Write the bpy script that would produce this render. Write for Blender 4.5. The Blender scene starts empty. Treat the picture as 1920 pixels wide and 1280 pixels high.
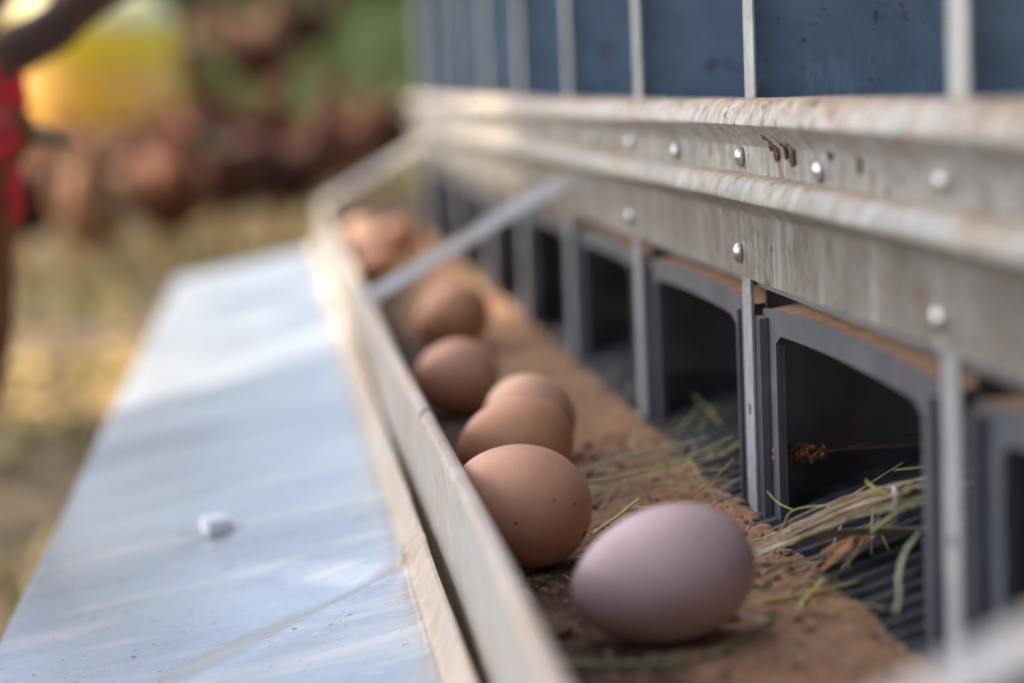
import bpy, bmesh, math, random
from mathutils import Vector, Matrix, noise, Euler
random.seed(7)
SC = bpy.context.scene
COL = SC.collection
# ------------------------------------------------------------------ camera
FPX = 70/36*1920
dY = Vector((-460, 460, -FPX)).normalized()            # the nest row's direction, in camera space
dZ = Vector((-.045, 1.0, (460*.045+460)/FPX)).normalized()
dX = dY.cross(dZ)
M = Matrix((dX, dY, dZ))                               # world = M @ camera
cam = bpy.data.cameras.new('camera'); co = bpy.data.objects.new('camera', cam); COL.objects.link(co)
co.matrix_world = M.to_4x4()
cam.lens = 70; cam.sensor_width = 36; cam.clip_start = .01; cam.clip_end = 2000
cam.dof.use_dof = True; cam.dof.focus_distance = .862; cam.dof.aperture_fstop = 3.4; cam.dof.aperture_blades = 0
SC.camera = co
# ------------------------------------------------------------------ light
SUN = Vector((-.60, .30, .74)).normalized()
w = bpy.data.worlds.new('World'); SC.world = w; w.use_nodes = True
nt = w.node_tree; bg = nt.nodes['Background']
sky = nt.nodes.new('ShaderNodeTexSky'); sky.sky_type = 'NISHITA'; sky.sun_disc = False
sky.sun_elevation = math.asin(SUN.z); sky.sun_rotation = math.atan2(SUN.x, SUN.y)
sky.dust_density = 4; sky.ozone_density = .7; sky.air_density = 1
nt.links.new(sky.outputs[0], bg.inputs[0]); bg.inputs[1].default_value = .15
sl = bpy.data.lights.new('sun', 'SUN'); sl.energy = 2.0; sl.angle = math.radians(.6); sl.color = (1, .83, .62)
so = bpy.data.objects.new('sun', sl); COL.objects.link(so)
so.rotation_euler = SUN.to_track_quat('Z', 'Y').to_euler(); so.location = (-3, 1, 6)
SC.view_settings.view_transform = 'Standard'; SC.view_settings.look = 'None'
SC.view_settings.gamma = 1; SC.view_settings.use_curve_mapping = False
SC.view_settings.exposure = 1.64
SC.render.engine = 'CYCLES'
SC.cycles.max_bounces = 8; SC.cycles.use_denoising = True

# ------------------------------------------------------------------ materials
class NT:
    def __init__(s, name):
        s.m = bpy.data.materials.new(name); s.m.use_nodes = True
        s.t = s.m.node_tree; s.b = s.t.nodes['Principled BSDF']
        g = s.t.nodes.new('ShaderNodeNewGeometry'); s.pos = g.outputs['Position']; s.nor = g.outputs['Normal']
    def n(s, typ, **k):
        x = s.t.nodes.new('ShaderNode'+typ)
        for a, v in k.items(): setattr(x, a, v)
        return x
    def l(s, a, b): s.t.links.new(a, b)
    def put(s, sock, v):
        if isinstance(v, (int, float)): sock.default_value = v
        elif isinstance(v, tuple): sock.default_value = v if len(v) == 4 or len(v) == 3 and sock.type == 'VECTOR' else (*v, 1)
        else: s.l(v, sock)
    def noise(s, scale, detail=4, rough=.55, vec=None, stretch=None, off=None, dist=0):
        x = s.n('TexNoise'); x.inputs['Scale'].default_value = scale; x.inputs['Detail'].default_value = detail
        x.inputs['Roughness'].default_value = rough; x.inputs['Distortion'].default_value = dist
        v = vec or s.pos
        if stretch or off:
            mp = s.n('Mapping'); s.l(v, mp.inputs[0])
            if stretch: mp.inputs['Scale'].default_value = stretch
            if off: mp.inputs['Location'].default_value = off
            v = mp.outputs[0]
        s.l(v, x.inputs['Vector']); return x.outputs['Fac']
    def vor(s, scale, stretch=None, out='Distance'):
        x = s.n('TexVoronoi'); x.inputs['Scale'].default_value = scale
        v = s.pos
        if stretch:
            mp = s.n('Mapping'); s.l(v, mp.inputs[0]); mp.inputs['Scale'].default_value = stretch; v = mp.outputs[0]
        s.l(v, x.inputs['Vector']); return x.outputs[out]
    def ramp(s, fac, a, b, lo=0., hi=1.):
        x = s.n('MapRange', clamp=True); x.inputs[1].default_value = a; x.inputs[2].default_value = b
        x.inputs[3].default_value = lo; x.inputs[4].default_value = hi; s.put(x.inputs[0], fac); return x.outputs[0]
    def math(s, op, a, b=0.):
        x = s.n('Math', operation=op); s.put(x.inputs[0], a); s.put(x.inputs[1], b); return x.outputs[0]
    def mix(s, f, a, b):
        x = s.n('Mix', data_type='RGBA'); s.put(x.inputs[0], f); s.put(x.inputs[6], a); s.put(x.inputs[7], b); return x.outputs[2]
    def sep(s, v, i):
        x = s.n('SeparateXYZ'); s.l(v, x.inputs[0]); return x.outputs[i]
    def bump(s, h, dist, strength=.6):
        x = s.n('Bump'); x.inputs['Strength'].default_value = strength; x.inputs['Distance'].default_value = dist
        s.l(h, x.inputs['Height']); s.l(x.outputs[0], s.b.inputs['Normal'])
    def set(s, **k):
        for a, v in k.items(): s.put(s.b.inputs[a.replace('_', ' ')], v)
        return s.m
DUST = (.56, .375, .195); DUST2 = (.47, .27, .12); RUST = (.07, .028, .012)

def galv(name, c1, c2, metal, rough, dustbias, updust, streak=0., rust=.0, dustmax=.9, smear=0., dsc=22, dst=.5, mott=0., spots=0., damp=3.2, bmp=.35):
    s = NT(name)
    base = s.mix(s.ramp(s.noise(9, 5), .35, .68), c1, c2)
    sp = s.vor(160, out='Color')
    base = s.mix(s.math('MULTIPLY', s.sep(sp, 0), .05), base, (.75, .78, .80))
    if streak:                                          # drip marks running down the sheet
        st = s.ramp(s.noise(60, 3, .6, stretch=(1, 1, .09)), .52, .72)
        base = s.mix(s.math('MULTIPLY', st, streak), base, (.62, .66, .66))
        st2 = s.ramp(s.noise(33, 4, .6, stretch=(1, 1, .12), off=(3, 1, 2)), .58, .72)
        base = s.mix(s.math('MULTIPLY', st2, streak*.6), base, (.34, .26, .17))
    d = s.math('ADD', s.math('MULTIPLY', s.sep(s.nor, 2), updust), dustbias)
    nn = s.math('SUBTRACT', s.math('ADD', s.math('MULTIPLY', s.noise(dsc, 6, .7, stretch=(1, dst, 1)), .6), s.math('MULTIPLY', s.noise(dsc*5, 5, .7, dist=.5), .4)), .5)
    d = s.ramp(s.math('ADD', d, s.math('MULTIPLY', nn, damp)), 0, 1, 0, dustmax)
    dc = s.mix(s.ramp(s.noise(40, 4), .35, .65), DUST, DUST2)
    base = s.mix(d, base, dc)
    if mott:                                            # mottled zinc bloom, scuffs and rust-brown dirt spots
        a = s.ramp(s.noise(150, 4, .65, stretch=(1, 1, .35)), .46, .58)
        base = s.mix(s.math('MULTIPLY', a, mott*.55), base, tuple(c*1.45 for c in c2))
        a = s.ramp(s.noise(75, 5, .7, off=(2, 2, 2), stretch=(1, 1, .5)), .50, .62)
        base = s.mix(s.math('MULTIPLY', a, mott*.55), base, tuple(c*.55 for c in c1))
        a = s.ramp(s.noise(330, 3, .6, stretch=(1, .5, .25)), .58, .66)
        base = s.mix(s.math('MULTIPLY', a, mott*.35), base, (.70, .71, .70))
        a = s.ramp(s.noise(58, 6, .7, off=(7, 1, 3)), .56, .63)
        base = s.mix(s.math('MULTIPLY', a, mott*.8), base, (.30, .17, .085))
        a = s.ramp(s.noise(130, 4, .7, off=(4, 6, 3)), .60, .64)
        base = s.mix(s.math('MULTIPLY', a, mott), base, (.13, .06, .028))
    if smear:
        hx = s.math('ADD', s.ramp(s.sep(s.pos, 0), .018, .056), s.math('MULTIPLY', s.math('SUBTRACT', s.noise(20, 5, .6), .5), 1.2))
        base = s.mix(s.ramp(hx, .45, 1.15, 0, .75), base, DUST)     # dust lodged along the rolled hem
    if smear:                                           # wiped dirt smears across the sheet, and fly specks
        a = s.ramp(s.noise(26, 4, .6, stretch=(.22, 1.5, 1), dist=.6), .50, .66)
        base = s.mix(s.math('MULTIPLY', a, smear), base, (.66, .61, .54))
        a = s.ramp(s.noise(13, 5, .6, stretch=(.4, 1.3, 1), off=(5, 2, 0)), .46, .64)
        base = s.mix(s.math('MULTIPLY', a, smear*.8), base, (.27, .31, .36))
        a = s.ramp(s.noise(420, 4, .7, stretch=(.45, 1, 1), dist=.4), .54, .68)
        base = s.mix(s.math('MULTIPLY', a, smear*.4), base, (.74, .74, .72))
        a = s.ramp(s.noise(210, 2, .5), .70, .73)
        base = s.mix(a, base, (.16, .10, .06))
        a = s.ramp(s.noise(85, 3, .6, off=(9, 2, 0), stretch=(.6, 1, 1)), .70, .76)
        base = s.mix(s.math('MULTIPLY', a, .8), base, (.70, .60, .48))
    if spots:
        sn = s.noise(62, 3, .6, off=(1, 2, 5), dist=.4)
        a = s.ramp(sn, .665, .695)
        base = s.mix(s.math('MULTIPLY', a, spots), base, (.17, .075, .035))
        a = s.ramp(sn, .62, .68, 0, .4)
        base = s.mix(s.math('MULTIPLY', a, spots), base, (.24, .18, .13))
        a = s.ramp(s.noise(260, 3, .6), .66, .70)
        base = s.mix(s.math('MULTIPLY', a, spots*.7), base, (.15, .08, .05))
        a = s.ramp(s.noise(14, 6, .65, dist=1.2), .40, .66)
        base = s.mix(s.math('MULTIPLY', a, .55), base, tuple(c*.55 for c in c1))
        a = s.ramp(s.noise(70, 5, .7, stretch=(1, 1, .4)), .56, .68)
        base = s.mix(s.math('MULTIPLY', a, .35), base, tuple(c*1.5 for c in c2))
    if rust:
        r = s.ramp(s.noise(34, 4, .6, off=(1, 2, 5)), .715-rust*.1, .76-rust*.1)
        base = s.mix(r, base, RUST)
        d = s.math('MAXIMUM', d, r)
    s.set(Base_Color=base, Metallic=s.math('MULTIPLY', s.math('SUBTRACT', 1., d), metal),
          Roughness=s.ramp(d, 0, 1, rough, .85))
    s.bump(s.noise(220, 4), .0004, bmp)
    return s.m

m_rail = galv('galvanised_dusty_rail', (.37, .38, .375), (.48, .485, .475), .40, .40, .02, 1.15, .5, .55, mott=1.0)
m_skirt = galv('galvanised_skirt', (.235, .24, .225), (.34, .345, .325), .42, .38, -.22, .8, .75, .25, mott=.65)
m_upright = galv('galvanised_upright', (.46, .49, .51), (.56, .58, .59), .3, .45, -.15, .5, .2, .1, mott=.4)
m_post = galv('galvanised_post', (.32, .365, .41), (.41, .455, .49), .3, .45, -.15, .5, .3, .1, mott=.4)
m_blue = galv('galvanised_divider', (.25, .36, .48), (.33, .45, .57), .30, .42, -.35, .6, .12, 0, spots=.9)
m_flap = galv('galvanised_lid', (.325, .385, .42), (.42, .48, .515), .42, .33, -.55, .38, 0, 0, .6, .75)
m_lip = galv('galvanised_dusty_lip', (.52, .53, .52), (.62, .62, .60), .40, .40, .42, .30, .0, .40, .85, 0, 7, .6, .22, damp=2.4, bmp=.06)
m_strap = galv('galvanised_strap', (.50, .51, .51), (.60, .60, .60), .35, .42, .0, .3, 0, 0)
m_roof = galv('galvanised_roof', (.5, .5, .5), (.6, .6, .6), .5, .45, 0, .3)

def simple(name, col, rough=.5, metal=0., var=.0, vs=40, bump=0., bs=200, spec=.5, trans=0.):
    s = NT(name)
    c2 = tuple(min(1, c*(1+var)) for c in col); c1 = tuple(c*(1-var) for c in col)
    s.set(Base_Color=s.mix(s.ramp(s.noise(vs, 4), .3, .7), c1, c2), Roughness=rough, Metallic=metal, Specular_IOR_Level=spec)
    if trans: s.b.inputs['Transmission Weight'].default_value = trans
    if bump: s.bump(s.noise(bs, 5), bump, .6)
    return s.m

def plastic():
    s = NT('dark_grey_plastic')
    base = s.mix(s.ramp(s.noise(25, 4), .35, .65), (.075, .087, .110), (.105, .118, .142))
    d = s.ramp(s.math('ADD', s.math('MULTIPLY', s.ramp(s.sep(s.nor, 2), .25, .8), 1.3),
                      s.math('MULTIPLY', s.math('SUBTRACT', s.noise(35, 5, .65), .55), .9)), 0, 1, 0, .93)
    drip = s.ramp(s.noise(45, 2, .5, stretch=(1, 1, .05)), .66, .74)
    base = s.mix(s.math('MULTIPLY', drip, .4), base, (.07, .06, .05))
    base = s.mix(d, base, s.mix(s.ramp(s.noise(55, 5), .4, .6), (.60, .37, .215), (.48, .28, .155)))
    speck = s.ramp(s.noise(260, 2), .70, .74)
    base = s.mix(s.math('MULTIPLY', speck, d), base, (.06, .035, .02))
    s.set(Base_Color=base, Roughness=s.ramp(d, 0, 1, .48, .9)); s.bump(s.noise(300, 4), .0003, .4)
    return s.m
m_plastic = plastic()
m_dark = simple('black_plastic_sheet', (.19, .20, .23), .5, 0, .35, 18, .0004, 120)
m_bar = simple('black_rubber_bar', (.055, .057, .064), .5, 0, .6, 70, .0003, 150, .3)
m_mat = simple('black_mat', (.012, .012, .015), .7)
m_rivet = simple('dull_rivet', (.55, .55, .55), .32, .9, .35, 200)
m_white = simple('white_plastic_clip', (.80, .80, .82), .4, 0, .05)

def soil_mat():
    s = NT('tray_soil')
    a = s.mix(s.ramp(s.noise(30, 6, .65), .35, .65), (.48, .275, .15), (.35, .19, .105))
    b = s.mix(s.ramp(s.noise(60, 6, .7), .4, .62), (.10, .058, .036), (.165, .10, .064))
    # darker brown toward the lip side of the tray, edge made ragged by noise
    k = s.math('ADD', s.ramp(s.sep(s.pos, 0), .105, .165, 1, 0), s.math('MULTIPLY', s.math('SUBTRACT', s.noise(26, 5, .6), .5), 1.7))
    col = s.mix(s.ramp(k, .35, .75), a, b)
    gr = s.ramp(s.noise(240, 6, .75), .40, .62)
    col = s.mix(s.math('MULTIPLY', gr, .45), col, (.10, .06, .038))
    gr = s.ramp(s.noise(150, 5, .7, off=(6, 1, 0)), .56, .66)
    col = s.mix(s.math('MULTIPLY', gr, .5), col, (.44, .31, .21))
    sp = s.ramp(s.noise(170, 3), .68, .72)
    col = s.mix(s.math('MULTIPLY', sp, .75), col, (.05, .03, .02))
    wh = s.ramp(s.noise(120, 2, .5, off=(4, 4, 1)), .73, .76)
    col = s.mix(s.math('MULTIPLY', wh, .6), col, (.42, .40, .37))
    s.set(Base_Color=col, Roughness=.88, Specular_IOR_Level=.25)
    s.bump(s.math('ADD', s.noise(180, 8, .7), s.noise(45, 4)), .0025, .8)
    return s.m
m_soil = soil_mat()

def egg_mat(name, c1, c2):
    s = NT(name)
    tc = s.n('TexCoord').outputs['Object']
    base = s.mix(s.ramp(s.noise(30, 4, .6, vec=tc), .3, .7), c1, c2)
    pt = s.ramp(s.noise(75, 4, .65, vec=tc, off=(3, 3, 3)), .42, .68)
    base = s.mix(s.math('MULTIPLY', pt, .22), base, tuple(c*.72 for c in c1))
    sc_ = s.ramp(s.noise(120, 3, .6, vec=tc, stretch=(1, 1, .12)), .66, .72)
    base = s.mix(s.math('MULTIPLY', sc_, .14), base, (.75, .68, .62))
    spk = s.ramp(s.noise(520, 2, .5, vec=tc), .62, .72)
    base = s.mix(s.math('MULTIPLY', spk, .32), base, tuple(c*.6 for c in c1))
    dirt = s.ramp(s.noise(150, 2, .5, vec=tc, off=(2, 7, 3)), .775, .79)
    base = s.mix(dirt, base, (.16, .08, .045))
    s.set(Base_Color=base, Roughness=.46, Specular_IOR_Level=.32)
    s.b.inputs['Subsurface Weight'].default_value = .12; s.b.inputs['Subsurface Radius'].default_value = (.006, .003, .002)
    s.b.inputs['Subsurface Scale'].default_value = .5
    s.bump(s.noise(900, 3, .6, vec=tc), .00025, .6)
    return s.m

# ------------------------------------------------------------------ mesh helpers
class MB:
    def __init__(s): s.v = []; s.f = []
    def box(s, x0, x1, y0, y1, z0, z1):
        b = len(s.v)
        s.v += [Vector(p) for p in ((x0,y0,z0),(x1,y0,z0),(x1,y1,z0),(x0,y1,z0),(x0,y0,z1),(x1,y0,z1),(x1,y1,z1),(x0,y1,z1))]
        s.f += [[b+i for i in q] for q in ((0,3,2,1),(4,5,6,7),(0,1,5,4),(1,2,6,5),(2,3,7,6),(3,0,4,7))]; return s
    def tube(s, pts, r, n=6, cap=True, flat=1.):
        pts = [Vector(p) for p in pts]; rr = r if isinstance(r, (list, tuple)) else [r]*len(pts)
        b = len(s.v); prev = None
        for i, p in enumerate(pts):
            t = (pts[min(i+1, len(pts)-1)]-pts[max(i-1, 0)]).normalized()
            if prev is None:
                u = t.cross(Vector((0, 0, 1)));  u = u if u.length > .01 else t.cross(Vector((1, 0, 0)))
            else: u = prev - t*prev.dot(t)
            u.normalize(); prev = u; q = t.cross(u)
            for k in range(n):
                a = 2*math.pi*k/n; s.v.append(p+(u*math.cos(a)+q*(math.sin(a)*flat))*rr[i])
        for i in range(len(pts)-1):
            for k in range(n):
                s.f.append([b+i*n+k, b+i*n+(k+1) % n, b+(i+1)*n+(k+1) % n, b+(i+1)*n+k])
        if cap: s.f.append([b+k for k in range(n)][::-1]); s.f.append([b+(len(pts)-1)*n+k for k in range(n)])
        return s
    def loft(s, rings):
        n = len(rings[0]); b = len(s.v)
        for r in rings: s.v += [Vector(p) for p in r]
        for i in range(len(rings)-1):
            for k in range(n): s.f.append([b+i*n+k, b+i*n+(k+1) % n, b+(i+1)*n+(k+1) % n, b+(i+1)*n+k])
        s.f.append([b+k for k in range(n)][::-1]); s.f.append([b+(len(rings)-1)*n+k for k in range(n)]); return s
    def lathe(s, prof, n=32, c=(0, 0, 0)):
        return s.loft([[(c[0]+r*math.cos(2*math.pi*k/n), c[1]+r*math.sin(2*math.pi*k/n), c[2]+z) for k in range(n)] for r, z in prof])
    def ball(s, c, r, n=8, m=6, jit=0.):
        rx, ry, rz = r if isinstance(r, (tuple, list)) else (r, r, r)
        rings = []
        for i in range(m+1):
            a = math.pi*(i/m*.96+.02); rings.append([(c[0]+rx*math.sin(a)*math.cos(2*math.pi*k/n)*(1+random.uniform(-jit, jit)),
                c[1]+ry*math.sin(a)*math.sin(2*math.pi*k/n)*(1+random.uniform(-jit, jit)), c[2]-rz*math.cos(a)*(1+random.uniform(-jit, jit))) for k in range(n)])
        return s.loft(rings)
    def extrude_profile(s, prof, ys, fn=None, close=True):
        """profile of (x, z) swept along Y; fn(x, y, z) may displace a point"""
        rings = []
        for y in ys: rings.append([(fn(x, y, z) if fn else (x, y, z)) for x, z in prof])
        return s.loft(rings)
    def ribbon(s, pts, wid, side, th=.0003, taper=True, curl=0.):
        """a leaf blade: a thin solid strip with a folded midrib"""
        pts = [Vector(p) for p in pts]; side = Vector(side).normalized(); n = len(pts); rings = []
        for i, p in enumerate(pts):
            t = (pts[min(i+1, n-1)]-pts[max(i-1, 0)]).normalized(); sd = (side-t*side.dot(t)).normalized()
            sd = (Matrix.Rotation(curl*i/n, 3, t) @ sd); up = t.cross(sd)
            ww = wid*(1 if not taper else max(.12, math.sin(math.pi*min(1, .12+.88*i/(n-1)))**.6))/2
            rings.append([p-sd*ww+up*ww*.25, p-up*th, p+sd*ww+up*ww*.25, p+sd*ww+up*(ww*.25+th), p+up*th, p-sd*ww+up*(ww*.25+th)])
        return s.loft(rings)
    def build(s, name, mat, parent=None, smooth=True, origin=None, bevel=0., kind=None):
        me = bpy.data.meshes.new(name)
        o = bpy.data.objects.new(name, me); COL.objects.link(o)
        off = Vector((0, 0, 0))
        if origin is not None: off = Vector(origin)
        me.from_pydata([tuple(v-off) for v in s.v], [], s.f); me.update()
        bm = bmesh.new(); bm.from_mesh(me); bmesh.ops.recalc_face_normals(bm, faces=bm.faces); bm.to_mesh(me); bm.free()
        if mat: me.materials.append(mat)
        if smooth:
            me.polygons.foreach_set('use_smooth', [True]*len(me.polygons))
            me.set_sharp_from_angle(angle=math.radians(40))
        if parent is not None:
            o.parent = parent; o.location = off-PO(parent) if origin is not None else Vector((0, 0, 0))-PO(parent)
        elif origin is not None: o.location = off
        if bevel:
            b = o.modifiers.new('bevel', 'BEVEL'); b.width = bevel; b.segments = 2; b.limit_method = 'ANGLE'
        if kind: o['kind'] = kind
        return o
def PO(p):
    v = Vector((0, 0, 0))
    while p is not None: v += Vector(p.location); p = p.parent
    return v
def tag(o, label, cat, group=None, kind=None):
    o['label'] = label; o['category'] = cat
    if group: o['group'] = group
    if kind: o['kind'] = kind
    return o
def empty(name, loc, label, cat, group=None, rz=0):
    o = bpy.data.objects.new(name, None); COL.objects.link(o); o.location = loc; o.rotation_euler = (0, 0, rz); o.empty_display_size = .05
    return tag(o, label, cat, group)
def copy_part(o, parent, delta):
    c = o.copy(); COL.objects.link(c); c.parent = parent; c.location = Vector(o.location)+Vector(delta); return c
def spline(pts, sub=6):
    pts = [Vector(p) for p in pts]
    if len(pts) < 3: return [pts[0].lerp(pts[-1], i/sub) for i in range(sub+1)]
    out = []
    for i in range(len(pts)-1):
        p0, p1, p2, p3 = pts[max(i-1, 0)], pts[i], pts[i+1], pts[min(i+2, len(pts)-1)]
        for k in range(sub):
            t = k/sub
            out.append(.5*((2*p1)+(p2-p0)*t+(2*p0-5*p1+4*p2-p3)*t*t+(3*p1-p0-3*p2+p3)*t**3))
    out.append(pts[-1]); return out
def N(x, y, z=0, s=1): return noise.noise(Vector((x*s, y*s, z*s)))

# ------------------------------------------------------------------ terrain
def gz(x, y):
    r = max(0, y-6.3); h = .2*min(r, 6.5)+.05*max(0, min(r-6.5, 60))
    return -.45+h*(1 if y > 0 else 0)+.02*N(x, y, 0, .9)+.012*N(x, y, 5, 3.1)
def ground_mat():
    s = NT('yard_ground')
    earth = s.mix(s.ramp(s.noise(2.2, 6, .65), .35, .65), (.10, .076, .050), (.155, .12, .078))
    earth = s.mix(s.ramp(s.noise(16, 5), .5, .7), earth, (.065, .048, .03))
    grass = s.mix(s.ramp(s.noise(3, 5), .35, .65), (.05, .09, .025), (.11, .14, .04))
    y = s.sep(s.pos, 1)
    gm = s.math('ADD', s.ramp(y, 6.6, 8.6, -.02, 1.2), s.math('MULTIPLY', s.math('SUBTRACT', s.noise(1.7, 5, .6), .5), 2.2))
    col = s.mix(s.ramp(gm, .2, .5), earth, grass)
    s.set(Base_Color=col, Roughness=.95, Specular_IOR_Level=.1)
    s.bump(s.noise(20, 8, .7), .02, .7)
    return s.m
xs = sorted(set([-600, -200, -80, -40, -20, -12]+[i*.4-8 for i in range(41)]+[12, 20, 40, 80, 200, 600]))
ys = sorted(set([-600, -150, -50, -20, -10, -5]+[i*.4-2 for i in range(60)]+[26, 32, 40, 55, 72, 80, 150, 300, 700]))
gb = MB()
for y in ys:
    for x in xs: gb.v.append(Vector((x, y, gz(x, y))))
nx = len(xs)
for j in range(len(ys)-1):
    for i in range(nx-1): gb.f.append([j*nx+i, j*nx+i+1, (j+1)*nx+i+1, (j+1)*nx+i])
g = gb.build('ground', ground_mat()); g['kind'] = 'structure'; g['label'] = 'bare brown yard earth rising to a green grassy slope'

# ------------------------------------------------------------------ nest box
PITCH = .2735; Y0 = .608
UPY = [Y0+PITCH*k for k in range(-4, 9)]
YA, YB = UPY[0]-.02, 2.885
box = empty('nest_box', (.38, 1.2, -.45), 'long galvanised steel nest box with an egg tray, folded down lid and dark nest openings', 'nest box')
FX = .212
ysf = [YA+(YB-YA)*i/90 for i in range(91)]
def bow(x, y, z): return (x+.0012*N(0, y, 3, 2.3), y, z+.0016*N(0, y, 9, 1.7)+.0006*N(x*30, y, 2, 9))
# upper rail: rolled nose, tucked-in underside, flat riveted face
top = [(.217, -.0105), (.2060, -.0109), (.2035, -.0118), (.2018, -.0138), (.1992, -.0200), (.1990, -.0214), (.1999, -.0224), (.2050, -.0262), (.2095, -.0298),
       (.2112, -.0320), (.2116, -.0465), (.2136, -.0465), (.2136, -.0320), (.2105, -.0265), (.2170, -.0125)]
MB().extrude_profile(top, ysf, bow).build('top_rail', m_rail, box)
low = [(.2114, -.0440), (.2060, -.0443), (.2038, -.0452), (.2020, -.0472), (.1998, -.0528), (.1997, -.0542), (.2006, -.0551), (.2045, -.0578), (.2075, -.0600),
       (.2088, -.0620), (.2092, -.0905), (.2104, -.0905), (.2104, -.0600), (.2114, -.0560)]
MB().extrude_profile(low, ysf, bow).build('front_skirt', m_skirt, box)
# dome rivets
def rivet_mesh(c, r):
    mb = MB(); rings = []
    for k, (rr, h) in enumerate([(1, 0), (1, .18), (.85, .5), (.55, .75), (.2, .86)]):
        rings.append([(c[0]-h*r*.75, c[1]+rr*r*math.cos(a*math.pi/6), c[2]+rr*r*math.sin(a*math.pi/6)) for a in range(12)])
    return mb.loft(rings)
rv = None
def rivet(y, x, z):
    global rv
    if rv is None:
        rv = rivet_mesh((x, y, z), .0047).build('rivet', m_rivet, box, origin=(x, y, z)); rivet.p = (x, y, z); return
    copy_part(rv, box, (x-rivet.p[0], y-rivet.p[1], z-rivet.p[2]))
for k, y in enumerate(UPY):
    rivet(y+.002, FX-.0012, -.0368); rivet(y+.001, FX-.0034, -.0800)
    if k < len(UPY)-1: rivet(y+PITCH*.53, FX-.0012, -.0385)
# uprights, dividers
for k, y in enumerate(UPY):
    lean = .0
    # upper divider: a folded front edge and the sheet behind it
    mb = MB(); mb.box(.2150, .2166, y-.0088, y+.0088, -.0115, .30); mb.build('upright', m_upright, box, smooth=False, bevel=.0006)
    MB().box(.2168, .58, y-.0012, y+.0012, -.0200, .30).build('divider', m_blue, box, smooth=False)
    # lower upright strip with a punched hole
    mb = MB()
    zt, zb = -.070, -.213; zh = -.152; hr = .0024; x0, x1 = .2110, .2124
    for (ya, yb, za, zc) in ((y-.0082, y+.0082, zh+hr, zt), (y-.0082, y+.0082, zb, zh-hr), (y-.0082, y-hr, zh-hr, zh+hr), (y+hr, y+.0082, zh-hr, zh+hr)):
        mb.box(x0, x1, ya, yb, za, zc)
    mb.build('post', m_post, box, smooth=False)
    MB().box(.2200, .56, y-.0015, y+.0015, -.213, -.0945).build('partition', m_dark, box, smooth=False)
    for sgn in (1, -1):
        MB().box(.2205, .54, *sorted((y+sgn*.0017, y+sgn*.0042)), -.213, -.1725).build('lit_seam_strip', m_plastic, box, smooth=False, bevel=.001)  # lower strip at the seam, its separate tone standing for light on the partition
# plastic nest fronts: arched opening between two ribbed jambs, roof behind
def nest_front(y0):
    ya, yb = y0+.0108, y0+PITCH-.0108
    oa, ob = y0+.042, y0+PITCH-.0325
    zt = lambda y: -.1046+.0044*math.sin(math.pi*min(1, max(0, (y-ya)/(yb-ya))))**.8
    def zi(y):
        t = (y-oa)/(ob-oa); e = min(t, 1-t)
        return -.1145+.0024*math.sin(math.pi*t)**.7-.0035*max(0, 1-e/.05)**2
    mb = MB(); x0, x1 = .2157, .2178
    n = 24; ycol = sorted(set([ya, oa, ob, yb]+[oa+(ob-oa)*i/n for i in range(n+1)]))
    for i in range(len(ycol)-1):
        p, q = ycol[i], ycol[i+1]
        inside = p >= oa-1e-6 and q <= ob+1e-6
        b = len(mb.v)
        lp, lq = (zi(p), zi(q)) if inside else (-.214, -.214)
        for x in (x0, x1):
            mb.v += [Vector((x, p, lp)), Vector((x, q, lq)), Vector((x, q, zt(q))), Vector((x, p, zt(p)))]
        for a in range(4):
            if a in (1, 3) and 0 < i < len(ycol)-2 and not ((a == 1 and abs(q-oa) < 1e-6) or (a == 3 and abs(p-ob) < 1e-6) or (a == 3 and abs(p-oa) < 1e-6) or (a == 1 and abs(q-ob) < 1e-6)): continue
            c = (a+1) % 4; mb.f.append([b+a, b+c, b+4+c, b+4+a])
        mb.f.append([b, b+3, b+2, b+1]); mb.f.append([b+4, b+5, b+6, b+7])
    bmv = mb
    fr = bmv.build('nest_front', m_plastic, box, smooth=False)
    # roof of the nest behind the arch
    mb = MB(); rings = []
    for i in range(13):
        y = ya+(yb-ya)*i/12; z = zt(y)-.0004
        rings.append([(.2180, y, z-.0022), (.2180, y, z), (.24, y, z+.0030), (.40, y, z+.006), (.40, y, z+.003), (.24, y, z)])
    mb.loft(rings).build('nest_roof', m_plastic, box)
    mb = MB(); mb.box(.40, .402, ya, yb, -.214, -.105); mb.build('back_curtain', m_dark, box, smooth=False)
    # return flanges round the opening and vertical ribs on the jambs
    for (r0, r1, xx) in ((ya+.0015, ya+.0035, .2118), (ya+.0100, ya+.0120, .2112), (yb-.0035, yb-.0015, .2118), (yb-.0100, yb-.0080, .2112)):
        MB().box(xx, .2156, r0, r1, -.213, -.1075).build('rib', m_plastic, fr, smooth=False, bevel=.0005)
    for (r0, r1) in ((oa-.0016, oa-.0001), (ob+.0001, ob+.0016)):
        mb = MB(); mb.box(.2179, .2197, r0, r1, -.213, -.118); mb.build('flange', m_plastic, fr, smooth=False)
for y in UPY[:-1]: nest_front(y)
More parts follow.
